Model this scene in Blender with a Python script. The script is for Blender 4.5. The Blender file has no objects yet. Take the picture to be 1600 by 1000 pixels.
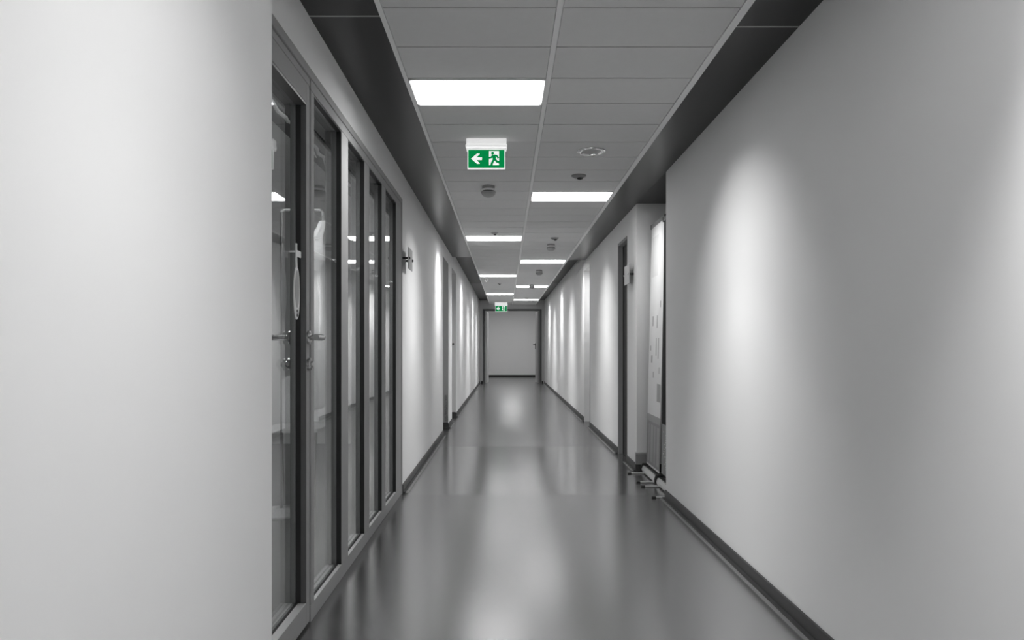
import bpy, bmesh, math, random
from mathutils import Vector, Matrix
random.seed(4)
C = bpy.context.scene.collection
S = bpy.context.scene

# ------------------------------------------------------------------ materials
def mat(name, col, rough=.6, metal=0., spec=.5, noise=0., scale=8., bump=0., emit=0., ecol=None):
    m = bpy.data.materials.new(name); m.use_nodes = True
    n, l = m.node_tree.nodes, m.node_tree.links
    b = n['Principled BSDF']
    if not isinstance(col, tuple): col = (col, col, col)
    b.inputs['Base Color'].default_value = (*col, 1)
    b.inputs['Roughness'].default_value = rough
    b.inputs['Metallic'].default_value = metal
    b.inputs['Specular IOR Level'].default_value = spec
    if noise or bump:
        tc = n.new('ShaderNodeTexCoord'); nz = n.new('ShaderNodeTexNoise')
        nz.inputs['Scale'].default_value = scale; nz.inputs['Detail'].default_value = 5
        l.new(tc.outputs['Object'], nz.inputs['Vector'])
        if noise:
            r = n.new('ShaderNodeMapRange')
            r.inputs['To Min'].default_value = 1 - noise; r.inputs['To Max'].default_value = 1 + noise
            l.new(nz.outputs['Fac'], r.inputs['Value'])
            mx = n.new('ShaderNodeVectorMath'); mx.operation = 'SCALE'
            mx.inputs[0].default_value = col
            l.new(r.outputs['Result'], mx.inputs['Scale'])
            l.new(mx.outputs['Vector'], b.inputs['Base Color'])
        if bump:
            bp = n.new('ShaderNodeBump'); bp.inputs['Strength'].default_value = bump; bp.inputs['Distance'].default_value = .002
            l.new(nz.outputs['Fac'], bp.inputs['Height']); l.new(bp.outputs['Normal'], b.inputs['Normal'])
    if emit:
        b.inputs['Emission Color'].default_value = (*(ecol or col), 1)
        b.inputs['Emission Strength'].default_value = emit
    return m

LAMP = 9.0
BEAM = 2.7
M = dict(
    wall=mat('wall_paint', .74, .75, noise=.015, scale=1.5, bump=.02, spec=.3),
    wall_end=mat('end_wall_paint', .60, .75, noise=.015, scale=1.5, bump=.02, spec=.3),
    tile=mat('ceiling_tile', .62, .9, noise=.03, scale=30, bump=.05, spec=.2),
    runner=mat('ceiling_runner', .78, .6),
    grid=mat('ceiling_groove', .16, .8),
    panel=mat('satin_dark_panel', .055, .32, metal=.8, spec=.5),
    panel_dark=mat('flat_dark_panel', .035, .55, spec=.4),
    panel_mid=mat('mid_dark_panel', .07, .5, spec=.5),
    seam=mat('panel_seam', .45, .4),
    base=mat('dark_skirting_rubber', .05, .5),
    lip=mat('skirting_weld_line', .22, .4),
    alu=mat('aluminium_frame', .31, .75, metal=0., spec=.08),
    alu_light=mat('aluminium_sill', .62, .3, metal=.3),
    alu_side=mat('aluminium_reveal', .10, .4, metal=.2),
    gasket=mat('black_gasket', .008, .5),
    steel=mat('brushed_steel', .48, .24, metal=1.),
    chrome=mat('polished_chrome', .75, .12, metal=1.),
    dark=mat('dark_plastic', .02, .5),
    white=mat('white_plastic', .75, .45),
    grey=mat('grey_plastic', .35, .5),
    midgrey=mat('mid_grey_paint', .22, .5),
    door_dark=mat('dark_door_leaf', .035, .4),
    door_grey=mat('grey_door_leaf', .34, .5),
    room_wall=mat('room_paint', .75, .8),
    room_floor=mat('room_floor', .10, .4),
    cloth=mat('white_cloth', .8, .9, noise=.03, scale=20),
    banner=mat('banner_print_white', .58, .5),
    banner_grey=mat('banner_print_grey', .20, .5),
    banner_black=mat('banner_print_black', .008, .8, spec=.2),
    ink=mat('banner_ink', .28, .5),
    lens=mat('black_lens', .005, .1),
    diffuser=mat('lamp_diffuser', .8, .4, emit=LAMP, ecol=(1, 1, 1)),
    vest=mat('lobby_fill_glow', .8, .4, emit=34, ecol=(1, 1, 1)),
    sign_green=mat('exit_green', (.0, .05, .015), .8, spec=.1, emit=.92, ecol=(.0, .245, .062)),
    sign_white=mat('exit_white', .8, .4, emit=.65, ecol=(1, 1, 1)),
    sign_case=mat('exit_case_glow', .85, .4, emit=.5, ecol=(1, 1, 1)),  # glow put into the housing to brighten it, no lamp part
)

def glass_mat():
    m = bpy.data.materials.new('clear_glass'); m.use_nodes = True
    n, l = m.node_tree.nodes, m.node_tree.links
    n.remove(n['Principled BSDF']); out = n['Material Output']
    geo = n.new('ShaderNodeNewGeometry'); mr = n.new('ShaderNodeMapRange')
    IOR = 2.2
    mr.inputs['To Min'].default_value = IOR; mr.inputs['To Max'].default_value = 1 / IOR
    l.new(geo.outputs['Backfacing'], mr.inputs['Value'])
    fr = n.new('ShaderNodeFresnel'); l.new(mr.outputs['Result'], fr.inputs['IOR'])
    tr = n.new('ShaderNodeBsdfTransparent'); tr.inputs['Color'].default_value = (.94, .95, .95, 1)
    gl = n.new('ShaderNodeBsdfGlossy'); gl.inputs['Roughness'].default_value = 0.0
    gl.inputs['Color'].default_value = (1, 1, 1, 1)
    tc = n.new('ShaderNodeTexCoord'); nz = n.new('ShaderNodeTexNoise'); nz.inputs['Scale'].default_value = 3.0
    bp = n.new('ShaderNodeBump'); bp.inputs['Strength'].default_value = .12; bp.inputs['Distance'].default_value = .004
    l.new(tc.outputs['Object'], nz.inputs['Vector']); l.new(nz.outputs['Fac'], bp.inputs['Height']); l.new(bp.outputs['Normal'], gl.inputs['Normal'])
    mx = n.new('ShaderNodeMixShader')
    l.new(fr.outputs['Fac'], mx.inputs['Fac']); l.new(tr.outputs['BSDF'], mx.inputs[1]); l.new(gl.outputs['BSDF'], mx.inputs[2])
    l.new(mx.outputs['Shader'], out.inputs['Surface'])
    return m
M['glass'] = glass_mat()

def floor_mat():
    m = mat('linoleum_floor', .1, .3, spec=1.0)
    n, l = m.node_tree.nodes, m.node_tree.links; b = n['Principled BSDF']; b.inputs['IOR'].default_value = 3.1
    tc = n.new('ShaderNodeTexCoord'); sp = n.new('ShaderNodeSeparateXYZ'); l.new(tc.outputs['Object'], sp.inputs[0])
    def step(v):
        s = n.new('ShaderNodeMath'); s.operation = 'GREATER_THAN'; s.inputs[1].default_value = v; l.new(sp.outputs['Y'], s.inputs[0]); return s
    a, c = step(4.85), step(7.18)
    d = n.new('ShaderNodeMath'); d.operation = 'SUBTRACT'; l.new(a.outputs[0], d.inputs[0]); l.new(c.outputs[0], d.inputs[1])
    nz = n.new('ShaderNodeTexNoise'); nz.inputs['Scale'].default_value = 2.2; nz.inputs['Detail'].default_value = 8
    l.new(tc.outputs['Object'], nz.inputs['Vector'])
    nz2 = n.new('ShaderNodeTexNoise'); nz2.inputs['Scale'].default_value = 90; nz2.inputs['Detail'].default_value = 3
    l.new(tc.outputs['Object'], nz2.inputs['Vector'])
    r = n.new('ShaderNodeMapRange'); r.inputs['To Min'].default_value = .018; r.inputs['To Max'].default_value = .026
    l.new(nz.outputs['Fac'], r.inputs['Value'])
    r2 = n.new('ShaderNodeMapRange'); r2.inputs['To Min'].default_value = .9; r2.inputs['To Max'].default_value = 1.1
    l.new(nz2.outputs['Fac'], r2.inputs['Value'])
    mu = n.new('ShaderNodeMath'); mu.operation = 'MULTIPLY'; l.new(r.outputs[0], mu.inputs[0]); l.new(r2.outputs[0], mu.inputs[1])
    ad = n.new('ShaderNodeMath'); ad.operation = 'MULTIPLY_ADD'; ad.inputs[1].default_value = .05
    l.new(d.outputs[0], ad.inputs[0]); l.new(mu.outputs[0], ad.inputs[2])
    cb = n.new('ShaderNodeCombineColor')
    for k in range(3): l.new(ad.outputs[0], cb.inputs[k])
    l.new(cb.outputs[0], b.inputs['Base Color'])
    rr = n.new('ShaderNodeMapRange'); rr.inputs['To Min'].default_value = .24; rr.inputs['To Max'].default_value = .245
    l.new(nz.outputs['Fac'], rr.inputs['Value'])
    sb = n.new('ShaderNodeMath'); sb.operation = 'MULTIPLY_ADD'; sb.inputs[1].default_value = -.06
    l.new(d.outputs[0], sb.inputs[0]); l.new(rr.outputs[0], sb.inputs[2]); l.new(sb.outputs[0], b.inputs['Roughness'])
    bp = n.new('ShaderNodeBump'); bp.inputs['Strength'].default_value = .05; bp.inputs['Distance'].default_value = .002
    l.new(nz2.outputs['Fac'], bp.inputs['Height']); l.new(bp.outputs['Normal'], b.inputs['Normal'])
    return m
M['floor'] = floor_mat()

# ------------------------------------------------------------------ mesh helpers
class MB:
    """collects shapes in world coordinates; build() links them as one mesh object"""
    def __init__(s): s.b = bmesh.new()
    def box(s, x0, x1, y0, y1, z0, z1, bev=0.):
        r = bmesh.ops.create_cube(s.b, size=1.)
        M4 = Matrix.Translation(((x0+x1)/2, (y0+y1)/2, (z0+z1)/2)) @ Matrix.Diagonal((abs(x1-x0), abs(y1-y0), abs(z1-z0), 1))
        bmesh.ops.transform(s.b, matrix=M4, verts=r['verts'])
        if bev:
            es = list({e for v in r['verts'] for e in v.link_edges})
            bmesh.ops.bevel(s.b, geom=es, offset=bev, segments=2, affect='EDGES', profile=.5)
        return s
    def tube(s, pts, r, seg=10, cap=True):
        pts = [Vector(p) for p in pts]; rings = []
        rr = r if isinstance(r, (list, tuple)) else [r]*len(pts)
        up = Vector((0, 0, 1))
        for i, p in enumerate(pts):
            d = (pts[min(i+1, len(pts)-1)] - pts[max(i-1, 0)]).normalized()
            u = d.cross(up)
            if u.length < 1e-3: u = d.cross(Vector((1, 0, 0)))
            u.normalize(); w = d.cross(u)
            rings.append([s.b.verts.new(p + rr[i]*(math.cos(2*math.pi*k/seg)*u + math.sin(2*math.pi*k/seg)*w)) for k in range(seg)])
        for a, c in zip(rings, rings[1:]):
            for k in range(seg): s.b.faces.new((a[k], a[(k+1) % seg], c[(k+1) % seg], c[k]))
        if cap: s.b.faces.new(rings[0][::-1]); s.b.faces.new(rings[-1])
        return s
    def lathe(s, cx, cy, cz, prof, seg=32, axis='Z'):
        rings = []
        for r, h in prof:
            ring = []
            for k in range(seg):
                a = 2*math.pi*k/seg
                if axis == 'Z': p = (cx + r*math.cos(a), cy + r*math.sin(a), cz + h)
                elif axis == 'X': p = (cx + h, cy + r*math.cos(a), cz + r*math.sin(a))
                else: p = (cx + r*math.cos(a), cy + h, cz + r*math.sin(a))
                ring.append(s.b.verts.new(p))
            rings.append(ring)
        for a, c in zip(rings, rings[1:]):
            for k in range(seg): s.b.faces.new((a[k], a[(k+1) % seg], c[(k+1) % seg], c[k]))
        s.b.faces.new(rings[0][::-1]); s.b.faces.new(rings[-1])
        return s
    def prism(s, poly, y0, y1):
        """poly in x,z extruded along y"""
        a = [s.b.verts.new((x, y0, z)) for x, z in poly]; c = [s.b.verts.new((x, y1, z)) for x, z in poly]
        n = len(poly); s.b.faces.new(a); s.b.faces.new(c[::-1])
        for k in range(n): s.b.faces.new((a[k], c[k], c[(k+1) % n], a[(k+1) % n]))
        return s
    def loft(s, secs, cap=True):
        rings = [[s.b.verts.new(p) for p in sec] for sec in secs]; n = len(rings[0])
        for a, c in zip(rings, rings[1:]):
            for k in range(n): s.b.faces.new((a[k], a[(k+1) % n], c[(k+1) % n], c[k]))
        if cap: s.b.faces.new(rings[0][::-1]); s.b.faces.new(rings[-1])
        return s
    def build(s, name, m, parent=None, smooth=False):
        bmesh.ops.recalc_face_normals(s.b, faces=s.b.faces)
        me = bpy.data.meshes.new(name)
        if parent is not None:
            off = parent.location.copy()
            p = parent.parent
            while p is not None: off += p.location; p = p.parent
        else: off = Vector((0, 0, 0))
        bmesh.ops.translate(s.b, verts=s.b.verts, vec=-off)
        s.b.to_mesh(me); s.b.free()
        me.materials.append(m)
        if smooth:
            for p in me.polygons: p.use_smooth = True
            me.set_sharp_from_angle(angle=math.radians(40))
        o = bpy.data.objects.new(name, me); C.objects.link(o)
        if parent is not None: o.parent = parent
        return o

def tag(o, label, cat, group=None):
    o['label'] = label; o['category'] = cat
    if group: o['group'] = group
    return o
def thing(name, label, cat, loc, group=None):
    o = bpy.data.objects.new(name, None); C.objects.link(o); o.location = loc; o.empty_display_size = .1
    return tag(o, label, cat, group)
def structure(name, loc=(0, 0, 0), label=None, cat=None):
    o = bpy.data.objects.new(name, None); C.objects.link(o); o.location = loc; o['kind'] = 'structure'
    if label: tag(o, label, cat)
    return o
def struct(mb, name, m, label=None, cat=None, smooth=False):
    o = mb.build(name, m, None, smooth); o['kind'] = 'structure'
    if label: tag(o, label, cat)
    return o

# ------------------------------------------------------------------ dimensions (metres)
EYE = 1.05
WL, WR = -.742, 1.109            # corridor walls
YB, YE = -4.5, 19.5              # back and end of the corridor
ZC = EYE + 1.20                  # underside of the ceiling raft
PL, PR, PF = EYE + 1.25, EYE + 1.21, EYE + 1.33   # undersides of the dark side panels
RL, RR = -.455, .862             # raft edges
TL, TR = -.437, .833             # tile field
BARL, BARR = .181, .203
TOP = 2.62

# ------------------------------------------------------------------ floor
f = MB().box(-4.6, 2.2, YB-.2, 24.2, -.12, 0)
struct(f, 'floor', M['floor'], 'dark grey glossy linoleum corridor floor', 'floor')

# ------------------------------------------------------------------ walls
NL, NLY = -.60, 1.752            # the near left wall stands proud
GY0, GY1 = 1.76, 4.885           # glazed opening
D1 = (8.06, 8.82); D2 = (9.40, 10.20)     # left door niches
b = MB()
b.box(WL-.14, NL, YB, NLY, 0, TOP)
b.box(WL-.14, WL, NLY, GY1, 2.108, TOP)
b.box(WL-.14, WL, GY1, D1[0], 0, TOP)
b.box(WL-.14, WL, D1[0], D1[1], 2.13, TOP)
b.box(WL-.14, WL, D1[1], D2[0], 0, TOP)
b.box(WL-.14, WL, D2[0], D2[1], 2.15, TOP)
b.box(WL-.14, WL, D2[1], YE, 0, TOP)
struct(b, 'wall_left', M['wall'], 'white painted left corridor wall with door openings', 'wall')

RC0, RC1 = 4.72, 5.77            # recess for the banners
RD = (6.225, 6.72); RE = (8.96, 9.62)
b = MB()
b.box(WR, WR+.6, YB, RC0, 0, TOP)
b.box(WR+.5, WR+.6, RC0, RC1, 0, TOP)
b.box(WR, WR+.6, RC1, RC1+.15, 0, TOP)
b.box(WR, WR+.14, RC1+.15, RD[0], 0, TOP)
b.box(WR, WR+.14, RD[0], RD[1], 2.065, TOP)
b.box(WR, WR+.14, RD[1], RE[0], 0, TOP)
b.box(WR, WR+.14, RE[0], RE[1], 2.135, TOP)
b.box(WR, WR+.14, RE[1], YE, 0, TOP)
struct(b, 'wall_right', M['wall'], 'white painted right corridor wall with banner recess', 'wall')

OX0, OX1, OZ = -.600, .985, 2.10
b = MB()
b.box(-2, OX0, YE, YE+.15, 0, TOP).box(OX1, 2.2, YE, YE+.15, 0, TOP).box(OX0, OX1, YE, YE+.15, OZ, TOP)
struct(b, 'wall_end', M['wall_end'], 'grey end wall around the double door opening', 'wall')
b = MB().box(-2, 2.2, YB-.15, YB, 0, TOP)
struct(b, 'wall_back', M['wall'], 'wall closing the corridor behind the viewer', 'wall')

# lobby beyond the end opening
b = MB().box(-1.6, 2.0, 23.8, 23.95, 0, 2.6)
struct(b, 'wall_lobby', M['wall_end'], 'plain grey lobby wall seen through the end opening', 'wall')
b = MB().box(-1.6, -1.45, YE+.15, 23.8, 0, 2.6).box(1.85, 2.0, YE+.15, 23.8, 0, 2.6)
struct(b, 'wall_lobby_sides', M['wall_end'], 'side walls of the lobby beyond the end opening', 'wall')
b = MB().box(-1.6, 2.0, YE+.15, 23.95, 2.5, 2.6)
struct(b, 'ceiling_lobby', M['tile'], 'lobby ceiling beyond the end opening', 'ceiling')
b = MB().box(-1.45, 1.85, 23.785, 23.8, 0, .075)
struct(b, 'baseboard_lobby', M['gasket'], 'black skirting at the foot of the lobby wall', 'baseboard')

# room behind the glazing
b = MB()
b.box(-4.6, -4.5, .9, 8.0, 0, TOP).box(-4.5, WL-.14, .9, 1.0, 0, TOP).box(-4.5, WL-.14, 7.4, 7.5, 0, TOP)
struct(b, 'wall_room', M['room_wall'], 'pale walls of the room behind the glass partition', 'wall')
b = MB().box(-4.6, WL-.14, .9, 8.0, 2.55, TOP)
struct(b, 'ceiling_room', M['room_wall'], 'ceiling of the room behind the glass partition', 'ceiling')

# roof slab closing the void above the raft
b = MB().box(-2.2, 2.2, YB, YE+.15, TOP, TOP+.1)
struct(b, 'ceiling_slab', M['panel_dark'], 'dark slab above the suspended ceiling', 'ceiling')

# ------------------------------------------------------------------ skirtings
def skirt(b, lp, xw, y0, y1, s):       # s: +1 faces +x, -1 faces -x
    b.box(xw, xw+s*.010, y0, y1, .012, .062)
    b.box(xw, xw+s*.026, y0, y1, 0, .012)
    lp.box(xw+s*.026, xw+s*.040, y0, y1, 0, .005)
b, lp = MB(), MB()
for y0, y1 in ((GY1, D1[0]), (D1[1], D2[0]), (D2[1], YE)): skirt(b, lp, WL, y0, y1, 1)
skirt(b, lp, NL, YB, NLY, 1)
for d in (D1, D2): b.box(WL-.10, WL, d[1]-.010, d[1], 0, .075)
o = struct(b, 'baseboard_left', M['base'], 'dark rubber skirting along the left wall', 'baseboard')
lp.build('weld_strip', M['lip'], o)
b, lp = MB(), MB()
for y0, y1 in ((YB, RC0), (RC1, RD[0]), (RD[1], RE[0]), (RE[1], YE)): skirt(b, lp, WR, y0, y1, -1)
b.box(WR, WR+.5, RC1-.01, RC1, 0, .06).box(WR+.49, WR+.5, RC0, RC1-.01, 0, .06)
o = struct(b, 'baseboard_right', M['base'], 'dark rubber skirting along the right wall', 'baseboard')
lp.build('weld_strip', M['lip'], o)
b = MB().box(WL+.04, OX0-.05, YE-.012, YE, 0, .07).box(OX1+.05, WR-.04, YE-.012, YE, 0, .07)
struct(b, 'baseboard_end', M['gasket'], 'black skirting pieces on the end wall', 'baseboard')

# ------------------------------------------------------------------ ceiling raft
PITCH, PH = .3169, 3.049
b = MB()
k0 = int(math.floor((YB-PH)/PITCH)); k1 = int(math.ceil((YE-PH)/PITCH))
for k in range(k0, k1+1):
    y0, y1 = max(PH+k*PITCH+.004, YB+.01), min(PH+(k+1)*PITCH-.004, YE-.005)
    if y1 - y0 < .02: continue
    b.box(TL+.002, BARL-.0015, y0, y1, ZC, ZC+.012); b.box(BARR+.0015, TR-.002, y0, y1, ZC, ZC+.012)
ceil = struct(b, 'ceiling', M['tile'], 'suspended ceiling of narrow grey tiles', 'ceiling')
b = MB().box(RL+.004, RR-.004, YB+.01, YE-.005, ZC+.0125, ZC+.045)
b.build('backing', M['grid'], ceil)
b = MB().box(BARL, BARR, YB+.01, YE-.005, ZC-.001, ZC+.0115); b.build('runner', M['runner'], ceil)
b = MB().box(RL, TL, YB+.01, YE-.005, ZC-.004, ZC+.012).box(TR, RR, YB+.01, YE-.005, ZC-.004, ZC+.012)
b.build('edge_trim', M['runner'], ceil)

# dark side panels between raft and walls
def side(name, x0, x1, zn, label):
    e = structure(name, (0, 0, 0), label, 'panel')
    ys = [YB+.01, 2.58, 9.5]
    for a, c in zip(ys, ys[1:]): MB().box(x0, x1, a+.0015, c-.0015, zn, zn+.02).build('panel', M['panel'], e)
    MB().box(x0, x1, 9.5, 14.3, PF, PF+.02).build('panel', M['panel_dark'], e)
    MB().box(x0, x1, 14.302, YE-.004, PF, PF+.02).build('panel', M['panel_mid'], e)
    MB().box(x0, x1, 9.49, 9.4985, zn+.02, PF+.02).build('end_plate', M['panel_dark'], e)
    MB().box(x0, x1, 2.576, 2.584, zn-.001, zn+.003).build('seam', M['seam'], e)
    return e
side('trim_1', WL, RL-.002, PL, 'dark satin panel strip between ceiling raft and left wall')
tr2 = side('trim_2', RR+.002, WR, PR, 'dark satin panel strip between ceiling raft and right wall')
MB().box(WR+.001, WR+.499, RC0+.001, RC1-.001, PR, PR+.02).build('recess_panel', M['panel'], tr2)

# ------------------------------------------------------------------ ceiling lights
def rounded(x0, x1, y0, y1, r, n=5):
    p = []
    for cx, cy, a0 in ((x1-r, y1-r, 0), (x0+r, y1-r, 90), (x0+r, y0+r, 180), (x1-r, y0+r, 270)):
        for k in range(n+1):
            a = math.radians(a0 + 90*k/n); p.append((cx+r*math.cos(a), cy+r*math.sin(a)))
    return p
def lamp(side_, y, label, weak=1.0, weak_l=1.0):
    x0, x1 = (TL+.003, BARL-.002) if side_ == 'L' else (BARR+.002, TR-.003)
    t = thing('ceiling_light', label, 'light', ((x0+x1)/2, y+.156, ZC-.001), 'recessed ceiling light panels')
    z1, z0 = ZC-.001, ZC-.009
    fr = MB()
    fr.box(x0, x1, y, y+.006, z0, z1).box(x0, x1, y+.306, y+.312, z0, z1)
    fr.box(x0, x0+.006, y+.006, y+.306, z0, z1).box(x1-.006, x1, y+.006, y+.306, z0, z1)
    fr.build('frame', M['white'], t)
    d = MB(); P = rounded(x0+.0065, x1-.0065, y+.0065, y+.3055, .02)
    d.loft([[(px, py, z0-.003) for px, py in P], [(px, py, z1) for px, py in P]])
    d.build('diffuser', M['diffuser'], t)
    for s in (-1, 1):          # extra area lights added for wall scallops, aimed low and high at either wall
        for tilt, off in ((22, .09), (46, .21)):
            L = bpy.data.lights.new('lamp_beam', 'AREA'); L.shape = 'RECTANGLE'; L.size = .10; L.size_y = .26
            L.energy = BEAM * (weak if s > 0 else weak_l); L.spread = math.radians(67)
            lo = bpy.data.objects.new('lamp_beam', L); C.objects.link(lo); lo.parent = t
            lo.location = (s*off, 0, -.08); lo.rotation_euler = (0, -s*math.radians(tilt), 0)
    return t
LL = [(3.05, 'large bright white light panel nearest the viewer, left of ceiling'),
      (7.35, 'second bright light panel on the left ceiling row'),
      (11.28, 'third bright light panel on the left row, by the small camera'),
      (15.28, 'farthest light panel on the left row, before the small exit sign')]
RLs = [(5.26, 'nearest bright light panel on the right ceiling row'),
       (9.39, 'second light panel on the right ceiling row'),
       (13.32, 'third light panel on the right row, partly behind a detector'),
       (17.15, 'farthest thin light panel on the right row near the end wall')]
for k_, (y, s) in enumerate(LL): lamp('L', y, s, 1.0, .3 if k_ == 0 else .75)
for k_, (y, s) in enumerate(RLs): lamp('R', y, s, .45 if k_ == 0 else .8)
for sd, y in (('R', .86), ('L', -1.4), ('R', -3.4)): lamp(sd, y, 'light panel of the ceiling row behind the viewer', 1.7 if y > 0 else 1.0, .52 if y > 0 else 1.0)
t = thing('lobby_fill_light', 'unseen fill light added to light the lobby beyond the end opening', 'light', (.2, 21.6, 2.5))
MB().box(-.1, .5, 21.3, 21.9, 2.485, 2.499).build('diffuser', M['vest'], t)  # added emitter hidden above the opening, lights the lobby walls

# ------------------------------------------------------------------ glazed partition + glass door
GF = WL                       # front plane
win = structure('window_1', (GF, 2.6, 0), 'tall aluminium framed glass partition of four panes beside the glass door', 'window')
XB = GF-.075
# outer trim around the opening
MB().box(XB, GF+.004, GY0, GY1-.035, 2.072, 2.107, .003).build('head_trim', M['alu'], win)
MB().box(XB, GF+.004, GY1-.035, GY1, 0, 2.107, .003).build('end_trim', M['alu'], win)
MB().box(XB, GF, 2.603, GY1-.036, 2.03, 2.071, .002).build('head_rail', M['alu'], win)
MB().box(XB, GF-.004, GY0, 2.602, 2.043, 2.071, .002).build('door_head', M['alu'], win)
sill = MB().box(XB, GF, 2.603, GY1-.036, 0, .064, .002).build('bottom_rail', M['alu'], win)
panes = [(2.648, 3.09), (3.22, 3.595), (3.72, 4.10), (4.225, 4.63)]
mull = [(2.603, 2.648), (3.09, 3.22), (3.595, 3.72), (4.10, 4.225), (4.63, GY1-.036)]
for y0, y1 in mull:
    MB().box(XB, GF, y0, y1, .0645, 2.0295, .003).build('mullion', M['alu'], win)
GX = GF-.024
for y0, y1 in panes:
    MB().box(GX-.010, GX, y0+.002, y1-.002, .066, 2.028).build('glass_pane', M['glass'], win)
    g = MB()   # black gasket lining on both reveals, and head
    for a in (y0, y1-.003): g.box(GX+.0005, GF-.002, a, a+.003, .066, 2.028)
    g.box(GX+.0005, GX+.009, y0+.003, y1-.003, .0645, .069).box(GX+.0005, GF-.003, y0+.003, y1-.003, 2.022, 2.0295)
    g.build('gasket', M['gasket'], win)
    MB().box(GX+.0095, GF-.001, y0+.003, y1-.003, .0645, .067).build('sill_strip', M['alu_light'], win)

DY0, DY1 = 1.775, 2.583
door = structure('door_1', (GF, DY0, 0), 'aluminium framed glass door with lever handle', 'door')
DB = GF-.062; DX = GF-.040
st = .038
MB().box(DB, GF, DY1-st, DY1, .012, 2.036, .002).build('lock_stile', M['alu'], door)
MB().box(DB, GF, DY0, DY0+.09, .012, 2.036, .002).build('hinge_stile', M['alu'], door)
MB().box(DB, GF, DY0+.0905, DY1-st-.0005, .012, .094, .002).build('bottom_rail', M['alu'], door)
MB().box(DB, GF, DY0+.0905, DY1-st-.0005, 1.96, 2.036, .002).build('top_rail', M['alu'], door)
iy0, iy1 = DY0+.0915, DY1-st-.0015
MB().box(DX-.008, DX, iy0, iy1, .0955, 1.9585).build('glass_pane', M['glass'], door)
MB().box(DX+.0005, DX+.020, iy1-.003, iy1, .0955, 1.9585).box(DX+.0005, DX+.010, iy0, iy1-.004, .0945, .098).build('gasket', M['gasket'], door)
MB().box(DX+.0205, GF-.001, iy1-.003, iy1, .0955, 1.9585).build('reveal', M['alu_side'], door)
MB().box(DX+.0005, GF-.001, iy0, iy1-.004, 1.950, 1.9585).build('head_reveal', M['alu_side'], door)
MB().box(DX+.0105, GF-.001, iy0, iy1-.004, .0945, .097).build('sill_strip', M['alu_light'], door)
def lever(parent, xf, s, y, z, yd, m=M['steel'], L=.12):
    """s: side the lever sticks out along x; yd: direction of the grip along y"""
    h = MB()
    h.lathe(xf, y, z, [(.026, 0), (.026, s*.007), (.022, s*.010), (.010, s*.011)], 20, 'X')
    h.tube([(xf+s*.008, y, z), (xf+s*.050, y, z), (xf+s*.058, y+yd*.010, z), (xf+s*.060, y+yd*.03, z), (xf+s*.060, y+yd*L, z)], [.010, .010, .0105, .0115, .0115], 12)
    return h.build('lever_handle', m, parent, True)
hy = DY1-.019
lever(door, GF, 1, hy, 1.085, -1, L=.11)
lever(door, DB, -1, hy, 1.085, -1, L=.11)
for xf, s in ((GF, 1), (DB, -1)):
    MB().lathe(xf, hy, .985, [(.024, 0), (.024, s*.010), (.012, s*.014), (.011, s*.020)], 20, 'X').build('lock_cylinder', M['steel'], door, True)
# oval tag hanging in front of the door glass
t = thing('door_tag', 'white oval tag hanging on the glass door above its handle', 'tag', (GF-.012, 2.47, 1.15))
tg = MB()
P = [(2.475+.034*math.cos(a), 1.245+.096*math.sin(a)) for a in [2*math.pi*k/28 for k in range(28)]]
tg.loft([[(DX+.0225, y, z) for y, z in P], [(DX+.026, y, z) for y, z in P]])
tg.build('tag_body', M['white'], t)
P2 = [(2.475+.024*math.cos(a), 1.26+.068*math.sin(a)) for a in [2*math.pi*k/28 for k in range(28)]]
MB().loft([[(DX+.0262, y, z) for y, z in P2], [(DX+.027, y, z) for y, z in P2]]).build('inset_panel', M['grey'], t)
hk = MB().box(DX+.0215, DX+.027, 2.466, 2.476, 1.365, 1.425, .002).box(DX+.001, DX+.0218, 2.468, 2.474, 1.392, 1.398).box(DX+.022, DX+.026, 2.476, 2.525, 1.378, 1.402, .002)
hk.tube([(DX+.024, 2.471, 1.37), (DX+.024, 2.476, 1.335)], .004, 8)
hk.build('hook', M['white'], t)
for z in (1.165, 1.18): MB().lathe(DX+.0262, 2.475, z, [(.006, 0), (.006, .0015)], 12, 'X').build('rivet', M['dark'], t)

# ------------------------------------------------------------------ doors in niches
def niche_left(name, d, zt, label, liner):
    e = structure(name, (WL, d[0], 0), label, 'door')
    MB().box(WL-.14, WL-.105, d[0]+.004, d[1]-.004, 0.004, zt-.004).build('leaf', M['door_dark'], e)
    fr = MB().box(WL-.104, WL+.003, d[1]-.008, d[1]-.001, .08, zt-.001).box(WL-.104, WL+.003, d[0]+.001, d[0]+.008, 0, zt-.001).box(WL-.104, WL+.003, d[0]+.008, d[1]-.008, zt-.008, zt-.001)
    fr.build('frame', liner, e)
    lever(e, WL-.105, 1, d[0]+.09, 1.09, 1, M['dark'], .1)
    return e
n1 = niche_left('door_2', D1, 2.13, 'dark door set back in the first doorway of the left wall', mat('door_lining_paint', .62, .5))
n2 = niche_left('door_3', D2, 2.15, 'door set back in the second doorway of the left wall', M['white'])
MB().lathe(WL+.003, D2[0]+.06, 1.09, [(.014, 0), (.014, .02), (.01, .026)], 14, 'X').build('lock_knob', M['dark'], n2, True)
t = thing('vent_grille', 'narrow speckled metal grille low on the reveal of first left doorway', 'vent', (WL-.05, D1[1]-.009, .08))
MB().box(WL-.046, WL-.004, D1[1]-.014, D1[1]-.0085, .09, .43).build('plate', mat('speckled_metal', (.4, .4, .4), .35, metal=.6, noise=.9, scale=70), t)
e = structure('door_4', (WR, RD[0], 0), 'dark door set back in the near right doorway', 'door')
MB().box(WR+.045, WR+.09, RD[0]+.004, RD[1]-.032, .004, 2.03).build('leaf', M['door_dark'], e)
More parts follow.
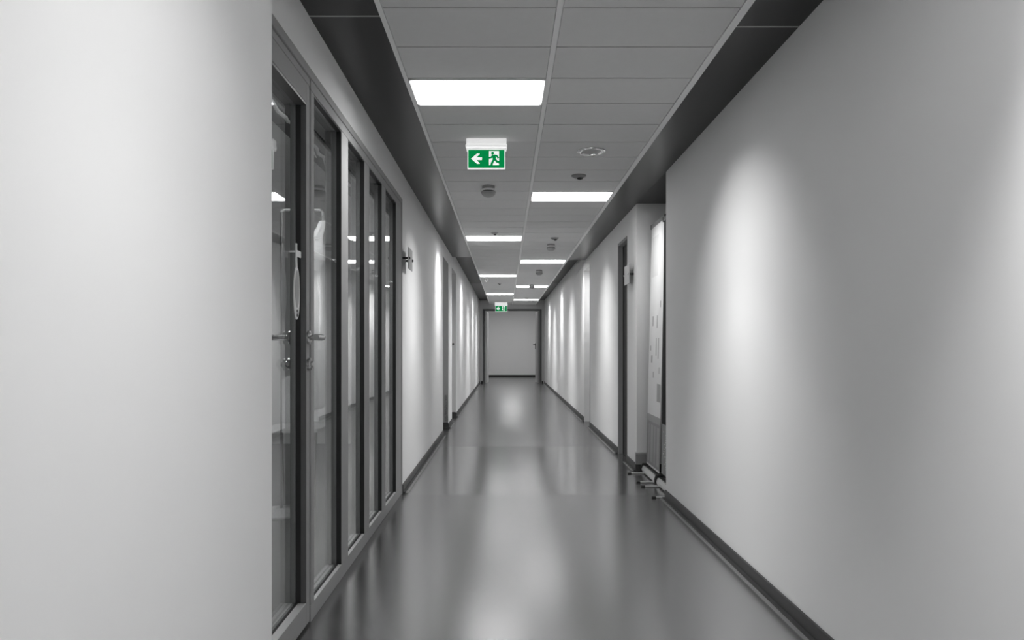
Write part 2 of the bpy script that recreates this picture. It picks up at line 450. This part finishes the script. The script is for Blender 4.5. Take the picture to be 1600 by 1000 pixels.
fr = MB().box(WR-.004, WR+.10, RD[1]-.030, RD[1]-.001, 0, 2.062, .002).box(WR-.004, WR+.10, RD[0]+.001, RD[1]-.031, 2.034, 2.062, .002)
fr.build('frame', M['alu'], e)
MB().box(WR+.0405, WR+.0445, RD[1]-.05, RD[1]-.032, .004, 2.03).build('seal', M['gasket'], e)
e = structure('door_5', (WR, RE[0], 0), 'white door set back in the far right doorway', 'door')
MB().box(WR+.09, WR+.135, RE[0]+.010, RE[1]-.010, .004, 2.12).build('leaf', M['white'], e)
fr = MB().box(WR-.004, WR+.088, RE[1]-.009, RE[1]-.001, 0, 2.132).box(WR-.004, WR+.088, RE[0]+.001, RE[0]+.009, 0, 2.132).box(WR-.004, WR+.088, RE[0]+.010, RE[1]-.010, 2.122, 2.132)
fr.build('frame', M['white'], e)
MB().box(WR-.0045, WR+.012, RE[0]-.012, RE[0]+.0005, 0, 2.14).build('edge_bead', M['grey'], e)

# end double door
e = structure('door_6', (.19, YE, 0), 'grey double door standing open at the corridor end', 'door')
fr = MB().box(OX0-.045, OX0+.012, YE-.02, YE+.16, 0, OZ+.03, .003).box(OX1-.012, OX1+.045, YE-.02, YE+.16, 0, OZ+.03, .003).box(OX0+.0125, OX1-.0125, YE-.02, YE+.16, OZ-.02, OZ+.03, .003)
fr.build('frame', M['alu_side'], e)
a0 = math.radians(87)
def leaf(hx, s):
    dx, dy = math.cos(a0)*s, math.sin(a0); nx, ny = -dy*.045*s, dx*.045*s
    p0 = Vector((hx, YE+.165, 0)); L = .76
    q = [(p0.x, p0.y), (p0.x+dx*L, p0.y+dy*L), (p0.x+dx*L+nx, p0.y+dy*L+ny), (p0.x+nx, p0.y+ny)]
    lf = MB().loft([[(x, y, .008) for x, y in q], [(x, y, OZ-.03) for x, y in q]]).build('leaf', M['white'] if s > 0 else M['door_grey'], e)
    return q
leaf(OX0+.055, 1)
q = leaf(OX1-.055, -1)
hx, hy2 = q[1][0]+.01, q[1][1]-.08
h = MB().box(hx-.022, hx-.002, hy2-.022, hy2+.022, .98, 1.16, .003)
h.tube([(hx-.02, hy2, 1.12), (hx-.06, hy2, 1.12), (hx-.075, hy2-.012, 1.12), (hx-.077, hy2-.12, 1.12)], .011, 10)
h.build('lever_handle', M['dark'], e)

# ------------------------------------------------------------------ exit signs
def stroke(poly_pts, w):
    """ribbon polygons for a polyline in x,z"""
    out = []
    for (x0, z0), (x1, z1) in zip(poly_pts, poly_pts[1:]):
        d = Vector((x1-x0, z1-z0)); n = Vector((-d.y, d.x)).normalized()*w/2; e_ = d.normalized()*w*.28
        out.append([(x0-e_.x+n.x, z0-e_.y+n.y), (x0-e_.x-n.x, z0-e_.y-n.y), (x1+e_.x-n.x, z1+e_.y-n.y), (x1+e_.x+n.x, z1+e_.y+n.y)])
    return out
def exit_sign(cx, y, k, label, ztop):
    t = thing('exit_sign', label, 'sign', (cx, y, ztop), 'green running figure exit signs')
    W = .232*k
    def X(u): return cx - W/2 + u*W
    H = .110*k; zt = ztop - .058*k
    def Z(v): return zt - v*H
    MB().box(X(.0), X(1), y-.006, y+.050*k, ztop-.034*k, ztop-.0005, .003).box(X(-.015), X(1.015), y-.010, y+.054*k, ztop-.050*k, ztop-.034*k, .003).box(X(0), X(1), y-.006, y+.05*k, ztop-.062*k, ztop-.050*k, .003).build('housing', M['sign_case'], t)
    MB().box(X(.03), X(.97), y+.012, y+.022, Z(1.03), zt-.004*k).build('rim', M['sign_white'], t)
    MB().box(X(.05), X(.95), y+.0105, y+.0118, Z(.97), zt-.004*k).build('green_face', M['sign_green'], t)
    ya, yb = y+.0090, y+.0103
    A = [(.12, .5), (.27, .23), (.335, .23), (.335, .26), (.25, .43), (.39, .43), (.39, .57), (.25, .57), (.335, .74), (.335, .77), (.27, .77)]
    MB().prism([(X(u), Z(v)) for u, v in A], ya, yb).build('arrow', M['sign_white'], t)
    MB().box(X(.565), X(.815), ya, yb, Z(.84), Z(.10)).build('doorway_panel', M['sign_white'], t)
    r = MB(); yc, yd = y+.0076, y+.0088
    def P(pts): return [(X(u), Z(v)) for u, v in pts]
    r.lathe(X(.655), yc, Z(.22), [(.0088*k, 0), (.0088*k, .0012)], 16, 'Y')
    body = [(.655, .33), (.70, .30), (.745, .42), (.735, .55), (.665, .56), (.645, .44)]
    r.prism(P(body), yc, yd)
    for pl, w in (([(.655, .34), (.62, .44), (.565, .46)], .010), ([(.70, .33), (.755, .34), (.79, .46)], .010),
                  ([(.685, .55), (.645, .72), (.625, .84)], .013), ([(.715, .54), (.765, .66), (.815, .665), (.845, .80)], .012)):
        for q_ in stroke(P(pl), w*k): r.prism(q_, yc, yd)
    r.build('running_figure', M['sign_green'], t)
    return t
exit_sign(.0 - .118*3.93/3.93 + .007, 3.93, 1.0, 'green exit sign hanging from the near ceiling, larger in view', ZC-.001)
exit_sign(-.118, 18.4, 1.46, 'small distant green exit sign above the end doorway', ZC-.001)

# ------------------------------------------------------------------ ceiling devices
def detector(x, y, d, label):
    t = thing('smoke_detector', label, 'detector', (x, y, ZC-.001), 'domed smoke detectors on the ceiling'); r = d/2; z = ZC-.001
    MB().lathe(x, y, z, [(r*.8, 0), (r*.8, -.020)], 28).build('base', M['grey'], t, True)
    MB().lathe(x, y, z, [(r*.82, -.0205), (r, -.024), (r, -.034), (r*.95, -.037)], 28).build('collar', M['white'], t, True)
    MB().lathe(x, y, z, [(r*.85, -.0375), (r*.85, -.043)], 28).build('chamber_gap', M['dark'], t, True)
    MB().lathe(x, y, z, [(r*.95, -.0435), (r*.92, -.052), (r*.80, -.064), (r*.60, -.074), (r*.35, -.080), (r*.1, -.082)], 28).build('cap', M['grey'], t, True)
detector(-.128, 5.10, .118, 'domed smoke detector on the left ceiling tiles below the near exit sign')
detector(.530, 7.97, .110, 'smoke detector on the right ceiling row behind the first right light')
detector(.525, 10.68, .118, 'smoke detector just beyond the second right light panel')
detector(.505, 13.15, .105, 'smoke detector in front of the third right light panel')

t = thing('ceiling_speaker', 'round flush ring speaker in the right ceiling tiles near the viewer', 'speaker', (.525, 4.18, ZC-.001))
zz = ZC-.001; sp = MB()
sp.b.free(); sp.b = bmesh.new()
ring = []
prof = [(.060, 0), (.086, 0), (.086, -.004), (.078, -.009), (.066, -.008), (.060, -.002)]
for k in range(40):
    a = 2*math.pi*k/40; ring.append([sp.b.verts.new((.525+r*math.cos(a), 4.18+r*math.sin(a), zz+h)) for r, h in prof])
for k in range(40):
    A_, B_ = ring[k], ring[(k+1) % 40]
    for j in range(6): sp.b.faces.new((A_[j], B_[j], B_[(j+1) % 6], A_[(j+1) % 6]))
sp.build('rim', M['chrome'], t, True)
MB().lathe(.525, 4.18, zz, [(.0595, 0), (.0595, -.003), (.03, -.005)], 32).build('grille', M['grey'], t, True)
def sensor(x, y, d, label, off=1):
    t = thing('ceiling_sensor', label, 'sensor', (x, y, ZC), 'flat round ceiling sensors'); z = ZC; r = d/2
    MB().lathe(x, y, z, [(r, 0), (r*.96, -.006), (r*.55, -.018)], 28).build('base', M['midgrey'] if d > .08 else M['grey'], t, True)
    MB().lathe(x+r*.18*off, y, z, [(r*.42, -.0182), (r*.36, -.026), (r*.15, -.030)], 20).build('lens', M['lens'], t, True)
sensor(.512, 4.78, .105, 'flat round sensor with black lens on the right tiles, before first right light')
sensor(.540, 7.52, .092, 'small round sensor next to the detector on right tiles')
sensor(-.118, 7.16, .078, 'small flat disc sensor just before the second left light')
sensor(-.118, 12.92, .07, 'tiny ceiling sensor beyond the small white camera')
sensor(.515, 16.75, .10, 'farthest tiny disc sensor, touching the last right light panel')
# security camera
t = thing('security_camera', 'small white dome camera with black lens on the left ceiling edge', 'camera', (-.335, 11.85, ZC-.001)); z = ZC-.001
MB().lathe(-.335, 11.85, z, [(.036, 0), (.036, -.012)], 24).build('mount', M['white'], t, True)
s_ = MB(); bmesh.ops.create_uvsphere(s_.b, u_segments=24, v_segments=14, radius=.034, matrix=Matrix.Translation((-.335, 11.85, z-.043)))
s_.build('ball', M['white'], t, True)
MB().lathe(-.335, 11.813, z-.043, [(.017, 0), (.017, .008)], 18, 'Y').build('lens', M['lens'], t, True)

# ------------------------------------------------------------------ wall signs on stand-offs
def wall_sign(xw, s, y0, y1, z0, z1, off, label):
    t = thing('door_sign', label, 'sign', (xw, (y0+y1)/2, z0), 'blank door signs held off the wall')
    xp = xw+s*off
    MB().box(xp, xp+s*.006, y0, y1, z0, z1, .001).build('plate', M['grey'] if s > 0 else mat('satin_sign_plate', .5, .4, metal=.6), t)
    zm = (z0+z1)/2
    for y in (y0+.03, y1-.02):
        MB().lathe(xw, y, zm, [(.008, 0), (.008, s*off)], 14, 'X').build('standoff', M['dark'], t, True)
        MB().lathe(xp+s*.006, y, zm, [(.010, 0), (.010, s*.006), (.006, s*.009)], 14, 'X').build('screw_cap', M['dark'] if s > 0 else M['chrome'], t, True)
wall_sign(WL, 1, 4.88, 5.09, 1.612, 1.765, .042, 'small pale blank sign plate on the left wall beside the glass partition')
wall_sign(WR, -1, 5.885, 6.125, 1.600, 1.765, .038, 'shiny metal sign plate on the right wall beside the dark door')

# ------------------------------------------------------------------ roll-up banners in the recess
def banner(y0, y1, xb, xt, zt, label, dark=False):
    t = thing('roll_up_banner', label, 'banner', (xb, (y0+y1)/2, 0), 'roll-up banners in the wall recess')
    zb = .045
    def sx(z): return xb + (xt-xb)*(z-zb)/(zt-zb)
    def sheet(y_0, y_1, z_0, z_1, o, m, name, th=.002):
        q = []
        for z in (z_0, z_1):
            x = sx(z)-o
            q.append([(x, y_0, z), (x, y_1, z), (x+th, y_1, z), (x+th, y_0, z)])
        return MB().loft(q).build(name, m, t)
    sheet(y0+.012, y1-.012, zb+.034, zt-.022, 0, M['banner_black'] if dark else M['banner'], 'sheet')
    sheet(y0+.006, y1-.006, zt-.0215, zt+.01, .006, M['steel'], 'top_rail', .014)
    for y in (y0, y1-.006): sheet(y, y+.006, zt-.024, zt+.012, .008, M['dark'], 'rail_cap', .018)
    P = [(-.034, .012), (-.036, .030), (-.026, .056), (.026, .056), (.036, .030), (.034, .012)]
    MB().loft([[(xb+px, y, z) for px, z in P] for y in (y0, y1)]).build('base_cassette', M['alu_light'], t)
    P3 = [(px*1.15, .0111 if z < .02 else z*1.35) for px, z in P]
    for a, c in ((y0-.0165, y0-.0005), (y1+.0005, y1+.0135)): MB().loft([[(xb+px, y, z) for px, z in P3] for y in (a, c)]).build('end_cap', M['dark'], t)
    MB().box(xb-.012, xb+.012, y0+.012, y1-.012, .0565, .066).build('slot_seal', M['gasket'], t)
    for y in (y0+.06, y1-.07):
        MB().box(xb-.135, xb+.12, y-.012, y+.012, .002, .011, .002).build('foot', M['alu_light'], t)
        MB().box(xb-.165, xb-.1355, y-.012, y+.012, .0, .012, .003).build('foot_cap', M['dark'], t)
    MB().tube([(xb+.03, (y0+y1)/2, .06), (sx(zt)+.018, (y0+y1)/2, zt)], .008, 8).build('rear_pole', M['dark'], t)
    return t, sheet
x_b = 1.175
t, sheet = banner(5.215, 5.715, x_b, 1.222, 2.055, 'white roll-up banner with grey lower panel, by the recess end')
sheet(5.227, 5.703, .095, .445, .0006, M['banner_grey'], 'grey_panel', .0005)
sheet(5.227, 5.703, .445, .50, .0006, M['ink'], 'grey_band', .0005)
for ya, yb_ in ((5.25, 5.33), (5.38, 5.43), (5.47, 5.55), (5.60, 5.64)):
    sheet(ya, yb_, .12, .42, .0012, M['ink'], 'column_print', .0005)
sheet(5.25, 5.37, .62, .76, .0006, M['ink'], 'square_print', .0005)
for ya, z, h_, w_ in ((5.30, 1.36, .05, .03), (5.55, 1.22, .08, .04), (5.40, 1.20, .10, .03), (5.42, .98, .14, .025), (5.34, .96, .16, .03), (5.56, .92, .06, .05), (5.50, .80, .05, .03), (5.62, 1.02, .04, .03), (5.30, .84, .05, .02)):
    sheet(ya, ya+w_, z, z+h_, .0006, M['ink'], 'small_print', .0005)
sheet(5.43, 5.66, 1.62, 1.95, .0006, M['ink'] if False else mat('banner_pale_print', .5, .5), 'pale_print', .0005)
t, sheet = banner(4.68, 5.18, x_b+.004, 1.20, 2.02, 'black roll-up banner with grey speckled foot, mostly hidden behind right wall', True)
sheet(4.69, 5.165, .095, .47, .0006, M['banner_grey'], 'grey_panel', .0005)
for k in range(16):
    y = 5.00+random.random()*.10; z = .14+k*.018
    sheet(y, y+.022, z, z+.008, .0012, M['banner'], 'small_print', .0005)

# grey box on a dark bag in the corner of the recess
t = thing('storage_box', 'small grey box lying on a dark bag behind the white banner', 'box', (1.17, 5.73, .062))
MB().box(1.094, 1.20, 5.722, 5.765, .0625, .150, .002).build('body', M['midgrey'], t)
MB().box(1.092, 1.202, 5.720, 5.767, .1505, .163, .002).build('lid', M['grey'], t)
t = tag(MB().loft([[(1.165+.05*k_*math.cos(a), 5.7465+.0135*math.sin(a)*k_, z_) for a in [2*math.pi*i/20 for i in range(20)]]
        for k_, z_ in ((.8, .001), (1.05, .012), (1.1, .035), (1.0, .055), (.8, .0622))]).build('carry_bag', M['dark'], None, True),
        'dark folded carry bag on the floor under the grey box', 'bag')

# ------------------------------------------------------------------ room behind the glass
tray = thing('cable_tray', 'dark cable tray hung under the ceiling of the glazed room', 'cable tray', (-1.17, 4.2, 2.26))
MB().box(-1.26, -1.15, 2.45, 7.35, 2.27, 2.36).build('channel', M['gasket'], tray)
for y in (2.6, 3.6, 4.6, 5.6, 6.6): MB().tube([(-1.20, y, 2.3605), (-1.18, y, 2.549)], .006, 8).build('hanger', M['dark'], tray)
pts = []
for k in range(90):
    y = 2.5+k*.053; pts.append((-1.148+.006*math.sin(k*1.7), y, 2.247+.007*math.sin(k*.9)+.004*math.sin(k*2.3)))
cb = MB().tube(pts, .010, 8)
cb.tube([(-1.15, 4.28, 2.25), (-1.14, 4.32, 2.19), (-1.14, 4.38, 2.16), (-1.14, 4.46, 2.20), (-1.15, 4.5, 2.25)], .004, 8)
cb.tube([(-1.15, 4.05, 2.25), (-1.14, 4.07, 2.20), (-1.14, 4.11, 2.19)], .004, 8)
tag(cb.build('cable', M['white'], None, True), 'white cable run with loose loops hanging below the dark tray', 'cable')

t = thing('room_fill_light', 'unseen fill light added to brighten the coat and room behind the glass partition', 'light', (-1.55, 3.45, 2.55))
MB().box(-1.72, -1.38, 3.28, 3.62, 2.535, 2.549).build('diffuser', mat('room_fill_glow', .8, .4, emit=85, ecol=(1, 1, 1)), t)  # added emitter out of view, brightens the coat and the room
# white coat on a stand
t = thing('coat_stand', 'thin stand behind the second glass pane carrying a white coat', 'stand', (-1.42, 4.32, 0))
MB().tube([(-1.42, 4.32, .012), (-1.42, 4.32, 1.90), (-1.40, 4.32, 1.915), (-1.17, 4.32, 1.915), (-1.155, 4.32, 1.90), (-1.155, 4.32, 1.848)], .010, 10).build('pole', M['grey'], t, True)
MB().lathe(-1.42, 4.32, 0, [(.17, 0), (.17, .010), (.03, .022), (.014, .03)], 28).build('base', M['grey'], t, True)
secs = []
for z, rx, ry, ox in ((1.845, .022, .02, .035), (1.80, .03, .03, .025), (1.73, .05, .06, .0), (1.62, .085, .16, 0), (1.55, .095, .19, 0.004), (1.48, .075, .18, -.004), (1.2, .066, .17, -.012), (.9, .058, .18, -.02), (.66, .052, .19, -.028)):
    secs.append([(-1.19+ox+(rx+.006*math.sin(5*a+z*3))*math.cos(a), 4.32+ry*math.sin(a)*(1+.05*math.sin(7*a)), z) for a in [2*math.pi*k/36 for k in range(36)]])
tag(MB().loft(secs).build('coat', M['cloth'], None, True), 'white coat hanging behind the second glass pane', 'coat')

# white chair
t = thing('chair', 'white high-backed chair with rounded back inside the glazed room', 'chair', (-1.55, 5.15, 0))
def slab(pts_w, z0, n=8): pass
P = rounded(-1.77, -1.35, .44, .83, .10, 6)
MB().loft([[(px, 5.33+(pz-.44)*.12, pz) for px, pz in P], [(px, 5.35+(pz-.44)*.12, pz) for px, pz in P]]).build('backrest', M['white'], t, True)
P = rounded(-1.77, -1.35, 4.92, 5.32, .06, 5)
MB().loft([[(px, py, .43) for px, py in P], [(px, py, .455) for px, py in P]]).build('seat', M['white'], t, True)
for sx_ in (-1.74, -1.38):
    for sy_ in (4.96, 5.30): MB().tube([(sx_*1.0, sy_, .4295), (sx_, sy_+(.03 if sy_ > 5 else -.03), .0)], .013, 10).build('leg', M['steel'], t, True)

# ------------------------------------------------------------------ camera, world, view
cam = bpy.data.cameras.new('camera'); co = bpy.data.objects.new('camera', cam); C.objects.link(co)
co.location = (0, 0, EYE); co.rotation_euler = (math.pi/2, 0, 0)
cam.sensor_width = 36; cam.lens = 24.0; cam.shift_x = 10/1600; cam.shift_y = 42/1600; cam.clip_start = .02
S.camera = co
w = bpy.data.worlds.new('world'); S.world = w; w.use_nodes = True
w.node_tree.nodes['Background'].inputs['Color'].default_value = (.0, .0, .0, 1)
S.view_settings.view_transform = 'Standard'; S.view_settings.look = 'None'
S.view_settings.exposure = -0.10; S.view_settings.gamma = 1; S.view_settings.use_curve_mapping = False
